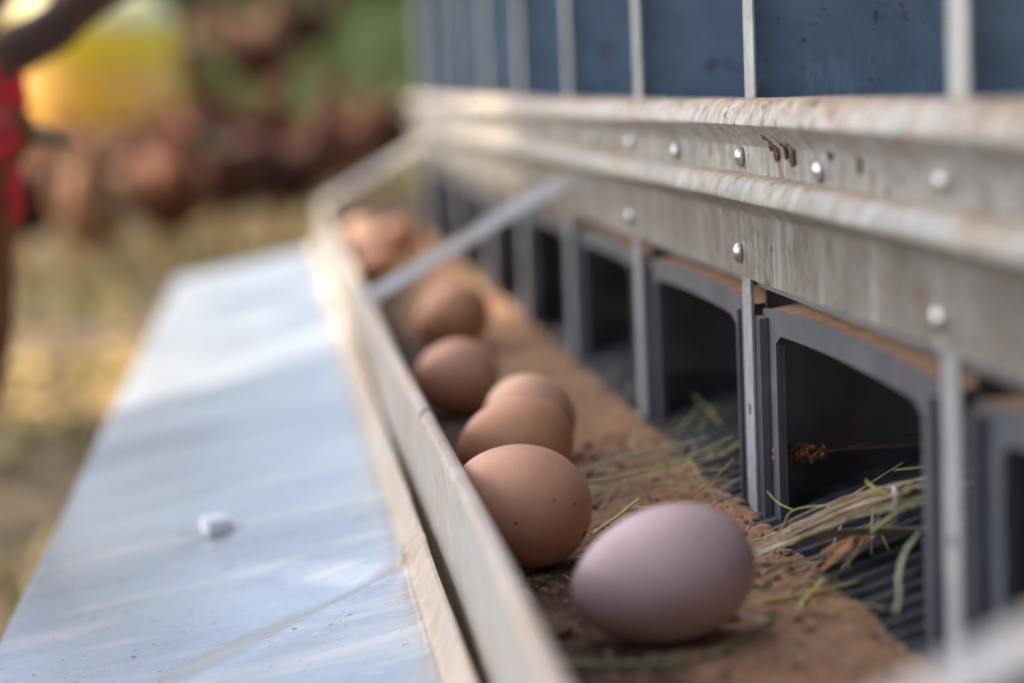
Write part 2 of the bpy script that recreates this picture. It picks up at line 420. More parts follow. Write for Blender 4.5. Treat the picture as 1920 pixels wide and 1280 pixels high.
# nest floor mats and grate bars (the last bays by the camera and the first beyond)
for k, y in enumerate(UPY[:-1]):
    mb = MB(); b = 0
    mb.loft([[(.19, yy, -.2105), (.215, yy, -.2085), (.40, yy, -.153), (.40, yy, -.155), (.215, yy, -.2105), (.19, yy, -.2125)] for yy in (y+.002, y+PITCH-.002)])
    mb.build('nest_floor', m_mat, box, smooth=False)
bar0 = None
for k in (2, 3, 4, 5, 6):
    for i in range(18):
        y = UPY[k]+.0135+i*.0145
        if y > UPY[k+1]-.012: break
        if bar0 is None:
            mb = MB(); mb.tube([(.198, y, -.2035), (.215, y, -.1995), (.30, y, -.1735), (.398, y, -.1445)], .0034, 8)
            bar0 = mb.build('grate_bar', m_bar, box, origin=(.2, y, -.2)); by0 = y
        else: copy_part(bar0, box, (0, y-by0, 0))
# carcass
MB().box(.58, .583, YA, YB, -.213, .3).build('back_wall', m_roof, box, smooth=False)
MB().box(.2140, .58, YA, YB, -.0945, -.0925).build('shelf', m_dark, box, smooth=False)
MB().box(.2172, .579, YA, YB, -.0235, -.0212).build('upper_floor', m_blue, box, smooth=False)
MB().box(.2165, .583, YB, YB+.0025, -.43, .3).build('end_wall', m_roof, box, smooth=False)
MB().box(.2165, .583, YA-.0025, YA, -.43, .3).build('end_wall', m_roof, box, smooth=False)
mb = MB(); mb.loft([[(.185, yy, .302), (.60, yy, .345), (.60, yy, .348), (.183, yy, .305)] for yy in (YA-.03, YB+.03)]); mb.build('roof', m_roof, box, smooth=False)
for yy in (YA+.03, 1.2, YB-.04):
    for xx in (.25, .54): MB().box(xx, xx+.035, yy, yy+.035, -.47, -.2145).build('leg', m_roof, box, smooth=False, bevel=.002)
# tray: floor, outer wall with a rolled lip, end plate
TYB = 2.86
tys = [YA+(TYB-YA)*i/80 for i in range(81)]
def tw(x, y, z): return (x+.0022*N(1, y, 7, 2.1)+.001*N(3, y, z*20, 5), y, z+.0015*N(2, y, 4, 2.0))
tray = [(.2105, -.2135), (.068, -.2190), (.0645, -.2150), (.0640, -.1610), (.0632, -.1572), (.0642, -.1552), (.0664, -.1543), (.0688, -.1547), (.0700, -.1562), (.0698, -.1582), (.0682, -.1592),
        (.0666, -.1612), (.0668, -.2140), (.070, -.2172), (.2105, -.2118)]
MB().extrude_profile(tray, tys, tw).build('egg_tray', m_lip, box)
MB().box(.0665, .2105, TYB-.012, TYB-.0105, -.216, -.165).build('tray_end', m_lip, box, smooth=False)
# folded-down lid
LYA, LYB = YA+.02, 2.87
cA, cB = Vector((.0509, .9088)), Vector((-.0357, .8224)); cd = (cB-cA).normalized(); cn = Vector((-cd.y, cd.x))
if cn.y < 0: cn = -cn
def lid_z(x, y):
    z = -.253+(x+.141)/.190*.032
    z += .0016*N(x*1.2, y, 1, 3.0)+.0006*N(x, y, 6, 11)
    p = Vector((x, y))-cA; d = p.dot(cn); t = p.dot(cd)
    env = max(0., min(1, (t+.012)/.02))*math.exp(-max(0, t-.02)/.14)
    st = max(0., min(1., d/.030)); st = st*st*(3-2*st)
    z += env*(-.0080*st*math.exp(-max(0, d-.030)/.06)+.0016*math.exp(-((d+.004)/.004)**2))
    return z
lys = []
y = LYA
while y < LYB:
    lys.append(y); y += .006 if .6 < y < 1.05 else .02
lys.append(LYB)
lxs = [-.141+.190*i/46 for i in range(47)]
mb = MB(); rings = []
for yy in lys:
    hem = .0006*N(2, yy, 3, 14)
    pin = .0055*math.exp(-((yy-.912)/.012)**2)
    up = [(-.1425, yy, lid_z(-.141, yy)-.004), (-.1432, yy, lid_z(-.141, yy)-.0015)]+[(x, yy, lid_z(x, yy)) for x in lxs]
    ze = lid_z(.049, yy)
    up += [(.0520+hem-pin*.4, yy, ze+.002), (.0548+hem-pin, yy, ze+.0070), (.0567+hem-pin*.7, yy, ze+.0132), (.0585+hem, yy, ze+.0162), (.0602+hem, yy, ze+.0164), (.0610+hem, yy, ze+.014)]
    dn = [(.0603+hem, yy, ze+.012), (.0585+hem, yy, ze+.0125), (.0560+hem-pin*.7, yy, ze+.006), (.052+hem-pin*.4, yy, ze-.001)]+[(x, yy, lid_z(x, yy)-.0012) for x in lxs[::-4]]+[(-.1412, yy, lid_z(-.141, yy)-.0045)]
    rings.append(up+dn)
lid = mb.loft(rings).build('tray_lid', m_flap, box)
lid.data.materials.append(m_lip)
nring = len(rings[0])
for p in lid.data.polygons:                                           # the rolled hem carries the same dust film as the lip
    if sum(lid.data.vertices[i].co.x+box.location.x*0 for i in p.vertices)/len(p.vertices) > .0517 and len(p.vertices) == 4: p.material_index = 1
# catch on the lid: a pin through a white clip
def clip():
    c = Vector((-.0418, 1.087, 0)); c.z = lid_z(c.x, c.y)
    mb = MB(); ax = Vector((.93, .36, 0)).normalized(); sd = Vector((-ax.y, ax.x, 0))
    rings = []
    for t in (-.0070, .0070):
        rings.append([c+ax*t+sd*a+Vector((0, 0, h)) for a, h in ((-.008, .0006), (.008, .0006), (.008, .007), (.005, .0092), (-.005, .0092), (-.008, .007))])
    k = mb.loft(rings).build('latch', m_white, box, smooth=False, bevel=.0008)
    mb = MB(); mb.tube([c+ax*t+Vector((0, 0, .0022)) for t in (-.023, -.009)], .0013, 8); mb.tube([c+ax*t+Vector((0, 0, .0022)) for t in (.009, .026)], .001, 8)
    mb.build('pin', m_white, k)
clip()
# flat steel straps between tray lip and skirt
def strap(y, fn=(-.15, .78, -.62)):
    a, b = Vector((.0655, y+.012, -.1500)), Vector((.2085, y-.03, -.0690)); d = (b-a).normalized(); n = Vector(fn); n = (n-d*n.dot(d)).normalized(); u = d.cross(n)
    if u.z < 0: u = -u
    tw = .0055; th = .0010
    rings = [[p+u*tw*1-n*th, p+u*tw+n*th, p-u*tw+n*th, p-u*tw-n*th] for p in (a-d*.004, a.lerp(b, .5), b+d*.004)]
    MB().loft(rings).build('support_strap', m_strap, box, smooth=False, bevel=.0004)
for y in (1.445, 2.73): strap(y)
strap(.362, (-.1, .42, -.9))

# ------------------------------------------------------------------ soil on the tray
def soil_z(x, y):
    z = -.2025+.030*(x-.07)
    z += .0018*N(x, y, 0, 28)+.0016*N(x, y, 3, 70)+.0011*N(x, y, 5, 150)+.0006*N(x, y, 7, 320)
    z += .0045*max(0, 1-(x-.069)/.012)**2*(1+.8*N(1, y, 2, 30))      # dirt packed against the lip
    xe = .2085+.004*N(3, y, 1, 16)
    if x > xe: z -= .9*(x-xe)
    return z
mb = MB(); sx = [.0675+(.246-.0675)*i/74 for i in range(75)]; sx = [.0675+(.246-.0675)*i/119 for i in range(120)]; sy = [YA+.004+(.30-YA-.004)*i/60 for i in range(60)]+[.30+(1.25-.30)*i/460 for i in range(461)]+[1.25+(TYB-.013-1.25)*i/120 for i in range(1, 121)]
for y in sy:
    for x in sx: mb.v.append(Vector((x, y, soil_z(x, y))))
nn = len(sx)
for j in range(len(sy)-1):
    for i in range(nn-1): mb.f.append([j*nn+i, j*nn+i+1, (j+1)*nn+i+1, (j+1)*nn+i])
tag(mb.build('soil', m_soil), 'orange brown dry soil and darker brown soil toward the lip, caked over the egg tray floor', 'soil', kind='stuff')
m_clod = simple('soil_clods', (.25, .15, .09), .9, 0, .6, 110, .001, 300, .2)
mb = MB()
for i in range(2600):
    x = random.choice((random.uniform(.07, .11), random.uniform(.07, .215))); y = random.uniform(.45, 2.2) if i > 1900 else random.uniform(.55, 1.1)
    r = random.choice((.0004, .0005, .0006, .0006, .0008, .0008, .0011, .0014, .0022))*random.uniform(.7, 1.2)
    mb.ball((x, y, soil_z(x, y)+r*.4), (r, r*random.uniform(.7, 1.3), r*.7), 6, 4, .2)
for i in range(60):                                                    # crumbs stuck along the inside of the lip
    y = random.uniform(.6, 1.3); r = random.uniform(.0008, .0022); mb.ball((.0690, y, -.160-random.uniform(0, .025)), (r*.7, r*1.5, r), 6, 4, .25)
tag(mb.build('soil_crumbs', m_clod), 'loose dark soil crumbs scattered over the egg tray', 'soil', kind='stuff')

# ------------------------------------------------------------------ eggs
EB = egg_mat('brown_egg_shell', (.66, .325, .19), (.72, .385, .24))
EO = egg_mat('orange_brown_egg_shell', (.66, .31, .165), (.71, .36, .20))
EP = egg_mat('lilac_brown_egg_shell', (.585, .41, .405), (.645, .465, .46))
EL = egg_mat('pale_brown_egg_shell', (.72, .39, .235), (.77, .45, .28))
def egg(c, axis, L, W, mat, label):
    """axis points to the small end"""
    ax = Vector(axis).normalized(); rings = []; n = 40; m = 34
    for i in range(m+1):
        t = math.pi*(.008+.984*i/m); u = math.cos(t); rr = math.sin(t)*(1-.115*u-.02*u*u)
        rings.append([(W/2*rr*math.cos(2*math.pi*k/n), W/2*rr*math.sin(2*math.pi*k/n), L/2*u) for k in range(n)])
    o = MB().loft(rings).build('egg', mat); o.data.set_sharp_from_angle(angle=3.1)
    o.rotation_mode = 'QUATERNION'; o.rotation_quaternion = ax.to_track_quat('Z', 'X')
    q = ax.to_track_quat('Z', 'X').to_matrix()
    low = min((q @ v.co).z for v in o.data.vertices)
    o.location = (c[0], c[1], soil_z(c[0], c[1])-low-.0006)
    tag(o, label, 'egg', 'eggs on the tray'); return o
egg((.1310, .688), (-.97, -.08, -.17), .0680, .0490, EP, 'pinkish lilac egg lying nearest the dark ribbed grate')
e2 = egg((.0955, .815), (-.80, .45, .25), .0610, .0515, EB, 'brown egg with a tiny dark speck, touching the tray lip beside the lilac egg')
egg((.1130, .975), (-.96, -.12, -.1), .0590, .0470, EO, 'orange brown egg half hidden behind the speckled brown egg')
egg((.1290, 1.050), (-.35, .85, .1), .0560, .0480, EL, 'rounded lighter tan egg behind the half hidden orange brown egg, touching it')
egg((.1055, 1.215), (-.85, -.40, .0), .0560, .0475, EB, 'plump brown egg alone midway along the tray, behind the touching pair')
egg((.1330, 1.53), (-.75, -.40, -.25), .0620, .0520, EO, 'dull reddish brown egg just in front of the long steel strap')
egg((.1000, 2.03), (-.7, .3, 0), .0570, .0450, EO, 'dark orange egg half hidden beneath the long steel strap by the lip')
egg((.1050, 2.28), (.2, -.9, .1), .0590, .0470, EL, 'pale tan egg by the lip, lower one of the far sunlit pair')
egg((.1080, 2.46), (-.6, .6, .1), .0600, .0480, EL, 'pale peach sunlit egg by the lip, at the very end of the tray')
egg((.1500, 2.40), (.8, .4, 0), .0570, .0460, EO, 'pink sunlit egg just above the long strap, beside the far pale pair')

bpy.context.view_layer.update()
for dx_, dz_, r in ((.0215, -.0035, .0011), (-.012, .004, .0006), (.006, .0125, .0005), (.016, .010, .0005)):   # flecks of dirt stuck to the shell
    im = e2.matrix_world.inverted(); src = Vector((.1055+dx_*.9, .70, -.170+dz_)); 
    ok, p, nn_, _ = e2.ray_cast(im @ src, (im.to_3x3() @ Vector((-.05, 1, -.12))).normalized())
    if ok:
        mb = MB(); mb.ball((0, 0, 0), (r*1.4, r, r*.5), 7, 5, .25); k = mb.build('dirt_fleck', simple('fleck_of_dirt', (.10, .05, .03), .9) if 'fleck_of_dirt' not in bpy.data.materials else bpy.data.materials['fleck_of_dirt'])
        k.parent = e2; k.location = p; k.rotation_mode = 'QUATERNION'; k.rotation_quaternion = nn_.to_track_quat('Z', 'X')

# ------------------------------------------------------------------ straw and grass on the tray
def sm(name, c, var=.25): return simple(name, c, .62, 0, var, 120, .0003, 400, .3)
G_GREEN = sm('green_grass_stem', (.26, .32, .13)); G_PALE = sm('pale_grass_stem', (.44, .46, .29)); G_YEL = sm('yellow_grass_stem', (.48, .43, .14))
G_DRY = sm('dry_leaf_blade', (.56, .44, .30)); G_BRN = sm('brown_curled_leaf', (.27, .125, .045), .4); G_GREY = sm('grey_straw', (.33, .31, .215)); G_WHITE = sm('white_straw', (.62, .58, .50))
def stem(name, pts, r, mat, label, cat='grass stem', lift=True, group='grass stems on the tray'):
    r *= .78
    p = spline(pts, 8)
    up = [max(0, soil_z(q.x, q.y)+r-q.z) for q in p]
    up = [max(up[max(0, i-4):i+5]) for i in range(len(up))]
    for _ in range(3): up = [sum(up[max(0, i-2):i+3])/len(up[max(0, i-2):i+3]) for i in range(len(up))]
    p = [Vector((q.x, q.y, q.z+u)) for q, u in zip(p, up)]
    n = len(p); rr = [r*(.55+.45*math.sin(math.pi*min(1, .25+.6*i/(n-1))))*(1+.12*N(i*.7, r*1e4)) for i in range(n)]
    return tag(MB().tube(p, rr, 8, True, .5).build(name, mat), label, cat, group)
def leaf(name, pts, wd, side, mat, label, curl=0., cat='dry leaf'):
    p = spline(pts, 7); p = [Vector((q.x, q.y, max(q.z, soil_z(q.x, q.y)+.001))) for q in p]
    return tag(MB().ribbon(p, wd, side, .00035, True, curl).build(name, mat), label, cat)
stem('grass_stem', [(.1817, .77, -.1943), (.2004, .765, -.1855), (.2163, .755, -.1783), (.2317, .745, -.1713), (.2437, .735, -.1653), (.262, .725, -.159)], .0015, G_PALE, 'thick pale green stem, the lowest and longest of the tied straw bunch')
stem('grass_stem', [(.1823, .775, -.1936), (.2005, .77, -.187), (.214, .76, -.1799), (.235, .748, -.172)], .0011, G_WHITE, 'whitish straw lying along the thick pale green stem')
stem('grass_stem', [(.1877, .80, -.1947), (.1987, .795, -.1902), (.2097, .79, -.1848), (.2226, .79, -.1797), (.2369, .79, -.1718), (.2564, .80, -.1648)], .0010, G_GREEN, 'thin dark green stem slanting up behind the tied straw bunch into the nest')
stem('grass_stem', [(.1957, .80, -.1935), (.2007, .79, -.1873), (.2054, .785, -.1784), (.2201, .77, -.1741), (.2349, .755, -.1717), (.250, .745, -.168)], .0009, G_YEL, 'yellow stem running along the top of the tied straw bunch')
stem('grass_stem', [(.1979, .80, -.173), (.201, .795, -.177), (.2047, .785, -.1783)], .0007, G_YEL, 'short yellow sprig pointing up to the left at the bunch tip')
stem('grass_stem', [(.2255, .75, -.1605), (.2265, .75, -.1622), (.2294, .745, -.1639), (.2375, .74, -.167)], .0011, G_YEL, 'yellow hooked sprig, upper one of two beside the knot')
stem('grass_stem', [(.2261, .75, -.1653), (.2318, .745, -.1653), (.2394, .735, -.1691)], .0010, G_YEL, 'yellow straight sprig, lower one of two beside the knot')
stem('grass_stem', [(.2224, .735, -.178), (.2291, .735, -.1732), (.2364, .735, -.1692)], .0016, G_GREEN, 'short blue green cut stem slanting under the knot')
stem('grass_stem', [(.2318, .705, -.1721), (.2216, .69, -.1753), (.2141, .675, -.1801), (.212, .668, -.1848), (.208, .66, -.189)], .0011, G_PALE, 'pale green blade bent down across the black grate bars')
stem('grass_stem', [(.1736, .735, -.1985), (.1922, .74, -.1982), (.2117, .745, -.1976)], .0009, G_GREEN, 'straight green stem on the soil just right of the lilac egg')
stem('grass_stem', [(.1664, .715, -.1984), (.1885, .722, -.1984), (.2172, .735, -.1973)], .0010, G_YEL, 'yellow green stem on the soil below the straight green one')
stem('grass_stem', [(.2028, .735, -.1962), (.1952, .725, -.1997), (.1875, .71, -.2), (.1871, .70, -.2), (.2054, .70, -.1995), (.2274, .69, -.1989)], .0011, G_YEL, 'green yellow stem kinked into a V on the soil beside the grate')
stem('grass_stem', [(.2461, .78, -.1635), (.2549, .77, -.161), (.265, .765, -.159)], .0008, G_YEL, 'thin light green stem inside the nest, upper of two at the right jamb')
stem('grass_stem', [(.2485, .77, -.1683), (.2521, .76, -.1632), (.258, .75, -.160)], .0013, G_PALE, 'thick light green stem inside the nest, lower of two at the right jamb')
stem('grass_stem', [(.074, .905, -.183), (.0812, .905, -.1825), (.1333, .905, -.1855), (.1781, .925, -.184), (.2200, .955, -.178)], .0016, G_GREEN, 'long green stem spanning the tray just behind the speckled brown egg')
stem('grass_stem', [(.1379, .94, -.1874), (.1662, .95, -.1832), (.2109, .97, -.1803)], .0016, G_GREY, 'grey green stem in the straw heap under the long spanning stem')
stem('grass_stem', [(.1307, .85, -.1974), (.1446, .86, -.1921), (.1556, .87, -.1876)], .0013, G_YEL, 'short bright yellow stem between the speckled brown and lilac eggs')
stem('twig', [(.1583, .885, -.1935), (.177, .885, -.1935), (.1952, .895, -.1866), (.2091, .91, -.1799)], .0009, G_BRN, 'thin curved brown twig rising to the dark upright behind the lilac egg', 'twig')
stem('grass_stem', [(.0805, .67, -.2), (.1315, .655, -.2), (.159, .68, -.2), (.176, .70, -.199)], .0012, G_GREEN, 'dark green blade on the soil in front of the lilac egg')
stem('straw', [(.1603, .70, -.1963), (.1705, .695, -.1985)], .0015, G_WHITE, 'short pale straw bit touching the right side of the lilac egg', 'straw')
leaf('dry_leaf', [(.198, .782, -.190), (.205, .775, -.1856), (.2157, .77, -.1778), (.2241, .76, -.1708), (.2334, .75, -.1682), (.2454, .74, -.1646), (.258, .735, -.162)], .0085, (.15, -.5, .85), G_DRY, 'broad tan dry leaf in the middle of the tied straw bunch', .5)
leaf('dry_leaf', [(.2051, .745, -.1935), (.2105, .74, -.1861), (.2145, .735, -.1816), (.2161, .732, -.1787)], .0050, (.3, -.7, .5), G_BRN, 'curled orange brown leaf standing on the first grate bars', 1.6)
leaf('dry_leaf', [(.1987, .775, -.1876), (.2224, .755, -.181), (.2435, .735, -.1772), (.260, .73, -.172)], .0085, (.1, -.8, .5), G_GREY, 'grey green flat leaf underneath the tied straw bunch', .4)
leaf('dry_leaf', [(.2072, .752, -.1885), (.215, .748, -.1835), (.2245, .742, -.1815)], .0065, (.2, -.8, .4), G_BRN, 'rusty brown leaf lying behind the curled one under the bunch', .5)
leaf('dry_leaf', [(.2012, .776, -.1805), (.2022, .773, -.186), (.2030, .770, -.190)], .0022, (1, -.3, 0), G_BRN, 'small dark brown leaf sliver hanging at the tip of the bunch', .8)
leaf('dry_leaf', [(.2370, .742, -.1655), (.2455, .737, -.1630), (.256, .735, -.1605)], .0075, (.1, -.6, .7), sm('dark_dry_leaf', (.10, .055, .03)), 'dark brown leaf tucked behind the knot of the bunch', .4)
mb = MB(); ring = []                                                   # the dry blade wound round the bunch
for i in range(15):
    a = i/14*math.pi*2.2; ring.append((.2336+.0012*i/14, .7440+.0055*math.sin(a), -.1690+.0068*math.cos(a)))
tag(mb.ribbon(ring, .0030, (1, 0, .2), .0003, False).build('straw_tie', G_WHITE), 'pale dry blade wound as a knot round the straw bunch', 'straw')
def litter(name, n, area, mats, label, lift=(.0, .006), ln=(.02, .07), r=(.00025, .00065)):
    mb = MB()
    for i in range(n):
        x, y = random.uniform(*area[0]), random.uniform(*area[1]); a = random.gauss(.25, .9); L = random.uniform(*ln); dx_, dy_ = math.cos(a)*L/2, math.sin(a)*L/2
        rr = random.uniform(*r); h = random.uniform(*lift); pts = []
        bend = random.uniform(-.12, .12)*L
        for t in (-1, -.5, 0, .5, 1):
            px, py = x+dx_*t-dy_*bend/L*(1-t*t), y+dy_*t+dx_*bend/L*(1-t*t); 
            if px < .071: px = .071
            fz = soil_z(px, py) if px < .215 else soil_z(.215, py)+(px-.215)*.30+.006
            pts.append((px, py, fz+rr+h*(.5+.5*t)))
        mb.tube(pts, [rr*.5, rr, rr*1.1, rr, rr*.4], 6, True, .4)
    tag(mb.build(name, mats), label, 'straw', kind='stuff')
litter('straw_litter', 36, ((.13, .225), (.90, 1.06)), G_DRY, 'heap of dry tan straw in front of the second opening', (0, .010))
litter('straw_litter', 20, ((.15, .24), (.92, 1.10)), G_YEL, 'yellow straw ends poking from the second opening', (0, .014))
litter('straw_litter', 16, ((.15, .235), (1.2, 1.45)), G_PALE, 'pale straw on the soil before the third opening', (0, .01))
litter('straw_litter', 14, ((.205, .24), (.752, .775)), G_DRY, 'fine straw bits filling out the tied bunch', (.004, .012), (.02, .05), (.0002, .0005))
litter('straw_litter', 130, ((.08, .21), (.62, 1.0)), G_DRY, 'tiny dry straw bits scattered around the front eggs', (0, .001), (.004, .018), (.0002, .0006))
litter('straw_litter', 26, ((.12, .22), (2.0, 2.5)), G_YEL, 'yellow straw lying on the far sunlit part of the tray', (0, .012))
mb = MB()
for i in range(26):                                                    # thin straws of the same bunch
    e = random.uniform(-1, 1); f = random.uniform(-1, 1); t0 = random.uniform(0, .35); t1 = random.uniform(.6, 1)
    P = lambda t: Vector((.184+.082*t, .778-.052*t+e*(.012-.006*t), -.1935+.034*t+.006*math.sin(t*3)+f*.0045*(.4+.6*t)))
    pts = [P(t0+(t1-t0)*k/8)+Vector((0, .003*math.sin(k*.5+i), 0)) for k in range(9)]
    pts = [Vector((q.x, q.y, max(q.z, soil_z(q.x, q.y)+.0012))) for q in pts]
    mb.tube(pts, [random.uniform(.0003, .0009)*(.5+.5*k/8) for k in range(9)], 6, True, .35)
tag(mb.build('straw_bunch', G_DRY), 'thin tan straws of the bunch poking out of the nest opening', 'straw', kind='stuff')
# seed head caught on the jamb
sh = empty('seed_head', (.2277, .86, -.1700), 'dry brown knobbly seed head hanging across the nest opening on a thin stalk', 'seed head')
mb = MB()
for i in range(150):
    t = random.random(); a = random.uniform(0, 6.28); rr = .0043*(math.sin(math.pi*(.12+.8*t))**.5)*random.uniform(.55, 1.05)
    p = Vector((.2163+.0235*t, .86+rr*math.cos(a), -.1692-.0008*t+rr*math.sin(a))); r = random.uniform(.0007, .0013)
    mb.ball(p, r, 6, 4, .2)
mb.build('seed', simple('brown_seeds', (.50, .27, .13), .7, 0, .5, 300), sh)
MB().tube(spline([(.218, .86, -.1692), (.2393, .86, -.1700), (.262, .862, -.1675), (.292, .872, -.1660)]), .0005, 6).build('stalk', G_BRN, sh)
# pebble by the brown egg
mb = MB(); mb.ball((.0882, .7593, soil_z(.0882, .7593)+.0026), (.0046, .004, .0034), 10, 7, .16)
tag(mb.build('pebble', simple('pale_pebble', (.40, .35, .28), .8, 0, .4, 250, .001, 300)), 'small pale pebble on the dark soil below the speckled brown egg', 'pebble')
mb = MB(); mb.ball((.0925, .7050, soil_z(.0925, .705)+.002), (.007, .008, .0055), 10, 7, .2)
tag(mb.build('soil_clod', m_clod, smooth=True), 'dark lump of dirt between the lip and the lilac egg', 'clod')
# lumps of mud stuck to the rail
m_mud = simple('brown_mud', (.12, .055, .025), .85, 0, .4, 200, .001, 400)
for pts, lab in (([(.2005, .818, -.0225), (.2060, .819, -.0258), (.2100, .8195, -.0300), (.2103, .8185, -.0345)], 'thin dark mud run on the upper rail, the one nearest the rivet'),
                 ([(.2045, .802, -.0250), (.2092, .8025, -.0290), (.2103, .8020, -.0340)], 'short dark mud run between the two others on the upper rail'),
                 ([(.2070, .792, -.0265), (.2100, .7925, -.0300), (.2100, .7920, -.0345), (.2103, .7925, -.0365)], 'thick dark mud clot on the upper rail, nearest the dull rivet'),
                 ([(.2098, .738, -.0300), (.2104, .7375, -.0325)], 'small mud spot on the upper rail, just right of the dull rivet'),
                 ([(.2100, .700, -.0302), (.2104, .6998, -.0330), (.2104, .6996, -.0345)], 'blurred mud spot on the upper rail, second right of the dull rivet'),
                 ([(.2096, .8265, -.0295), (.2102, .8263, -.0312)], 'tiny mud dot on the upper rail, left of the mud runs')):
    mb = MB(); path = spline(pts, 8); n = len(path)
    for i, p in enumerate(path):
        for _ in range(3):
            f = .35+.65*i/n; r = random.uniform(.0003, .0010)*f*1.5
            q = p+Vector((random.uniform(-.0002, .0004), random.gauss(0, .0011)*f, random.gauss(0, .0007)))
            mb.ball(q, (r*.6, r*random.uniform(.8, 2.2), r*random.uniform(.8, 1.6)), 7, 5, .35)
    tag(mb.build('mud_splash', m_mud), lab, 'mud', 'mud on the upper rail')

# ------------------------------------------------------------------ hens
def hen_mats():
    out = []
    for nm, a, b in (('russet', (.125, .042, .018), (.19, .068, .028)), ('tan', (.28, .155, .075), (.20, .09, .042)), ('dark', (.058, .02, .012), (.10, .034, .016)), ('rust', (.22, .075, .022), (.30, .11, .035))):
        s = NT(nm+'_feathers'); tc = s.n('TexCoord').outputs['Object']
        col = s.mix(s.ramp(s.noise(9, 4, .6, vec=tc), .35, .65), a, b)
        v = s.n('TexVoronoi'); v.inputs['Scale'].default_value = 46; s.l(tc, v.inputs['Vector'])
        col = s.mix(s.ramp(v.outputs['Distance'], .35, .75, 0, .5), col, tuple(c*.5 for c in a))
        s.set(Base_Color=col, Roughness=.75, Specular_IOR_Level=.2); s.bump(v.outputs['Distance'], .006, .5); out.append(s.m)
    return out
HM = hen_mats()
m_combd = simple('dull_red_comb', (.22, .022, .022), .6, 0, .25, 60, .001, 200)
m_comb = simple('red_comb', (.72, .025, .035), .5, 0, .25, 60, .001, 200); m_beak = simple('horn_beak', (.35, .22, .10), .5); m_leg = simple('yellow_leg', (.45, .27, .10), .6, 0, .2)
m_eye = simple('hen_eye', (.25, .08, .01), .2)
def make_hen(m, m_comb=m_combd):
    r = empty('hen', (0, 0, 0), 'hen', 'hen')
    path = [(-.155, .315, .022, .03), (-.125, .285, .060, .066), (-.075, .235, .088, .095), (-.01, .205, .100, .108), (.055, .210, .096, .108), (.100, .245, .070, .078),
            (.125, .285, .046, .052), (.138, .325, .034, .038), (.148, .36, .028, .031), (.160, .385, .025, .027), (.182, .393, .018, .018), (.194, .392, .008, .009)]
    path = [(Vector((x, 0, z)), a, b) for x, z, a, b in path]; rings = []
    for i, (p, a, b) in enumerate(path):
        t = (path[min(i+1, len(path)-1)][0]-path[max(0, i-1)][0]).normalized(); u = Vector((0, 1, 0)); q = t.cross(u)
        rings.append([p+u*a*math.cos(2*math.pi*k/16)+q*b*math.sin(2*math.pi*k/16) for k in range(16)])
    o = MB().loft(rings).build('body', m, r); sb = o.modifiers.new('s', 'SUBSURF'); sb.levels = 1; sb.render_levels = 1
    for sg in (1, -1):
        rings = []
        for x, z, a, h in ((.075, .245, .008, .03), (.04, .24, .016, .062), (-.03, .24, .016, .066), (-.09, .255, .012, .045), (-.145, .285, .004, .014)):
            c = Vector((x, sg*(.088 if x > -.05 else .07 if x > -.1 else .045), z)); rings.append([c+Vector((0, sg*a*math.cos(2*math.pi*k/10), h*math.sin(2*math.pi*k/10))) for k in range(10)])
        MB().loft(rings).build('wing', m, r)
    for i in range(5):
        a = (i-2)*.20; MB().ribbon([(-.135, a*.06, .30), (-.17, a*.12, .35), (-.215, a*.22, .395)], .045, (0, 1, .2), .0015, False).build('tail_feather', m, r)
    # comb: a serrated red blade
    pts = [(.135, .405), (.128, .425), (.142, .420), (.148, .443), (.158, .424), (.168, .445), (.174, .423), (.188, .432), (.190, .405), (.165, .402)]
    MB().loft([[(x, yy, z) for x, z in pts] for yy in (-.004, .004)]).build('comb', m_comb, r, smooth=False)
    for sg in (1, -1):
        MB().ball((.172, sg*.012, .352), (.011, .006, .024), 8, 6).build('wattle', m_comb, r)
        MB().ball((.166, sg*.0215, .388), (.017, .004, .016), 8, 6).build('face_patch', m_comb, r)
        MB().ball((.168, sg*.0255, .393), .0045, 8, 6).build('eye', m_eye, r)
        mb = MB(); mb.tube([(.0, sg*.045, .17), (.012, sg*.045, .11), (.0, sg*.045, .012)], [.034, .014, .009], 8)
        for a in (-.5, 0, .5, math.pi): mb.tube([(0, sg*.045, .010), (.055*math.cos(a)*(.6 if a > 2 else 1), sg*.045+.055*math.sin(a), .006)], [.007, .003], 6)
        mb.build('leg', m_leg, r)
    MB().tube([(.186, 0, .389), (.205, 0, .386), (.219, 0, .379)], [.009, .006, .001], 8).build('beak', m_beak, r)
    return r
protos = [make_hen(m, m_comb if i == 3 else m_combd) for i, m in enumerate(HM)]
used = [False]*4
def place_hen(x, y, rz, kind, label, sc=1., z=None):
    src = protos[kind]
    if not used[kind]: r = src; used[kind] = True
    else:
        r = src.copy(); COL.objects.link(r)
        for ch in list(src.children):
            c = ch.copy(); COL.objects.link(c); c.parent = r
    r.location = (x, y, gz(x, y)-.004 if z is None else z); r.rotation_euler = (0, 0, rz); r.scale = (sc,)*3
    tag(r, label, 'hen', 'brown hens in the yard'); return r
place_hen(-.383, 1.50, .12, 3, 'rusty hen with a big red comb standing close beside the lid', 1.1)
place_hen(-.69, 5.35, .3, 2, 'dark hen at the far left of the hen row, beside the front tan hen')
place_hen(-.445, 5.05, -1.45, 1, 'tan hen facing forward at the very front of the hen row')
place_hen(-.275, 5.35, -1.2, 0, 'russet hen turned forward, right beside the front tan hen')
place_hen(-.14, 5.75, 2.9, 2, 'dark brown hen side-on in the middle of the hen row')
place_hen(.02, 5.95, -.3, 2, 'dark brown hen at the right end of the front row, facing the nest box')
place_hen(-.36, 5.95, .2, 2, 'dark hen standing right behind the russet hen of the front row')
place_hen(-.60, 6.1, 2.6, 0, 'russet hen behind the front tan hen, just below the yellow drum')
place_hen(.20, 6.55, .4, 0, 'russet hen alone between the front row and the nest box')
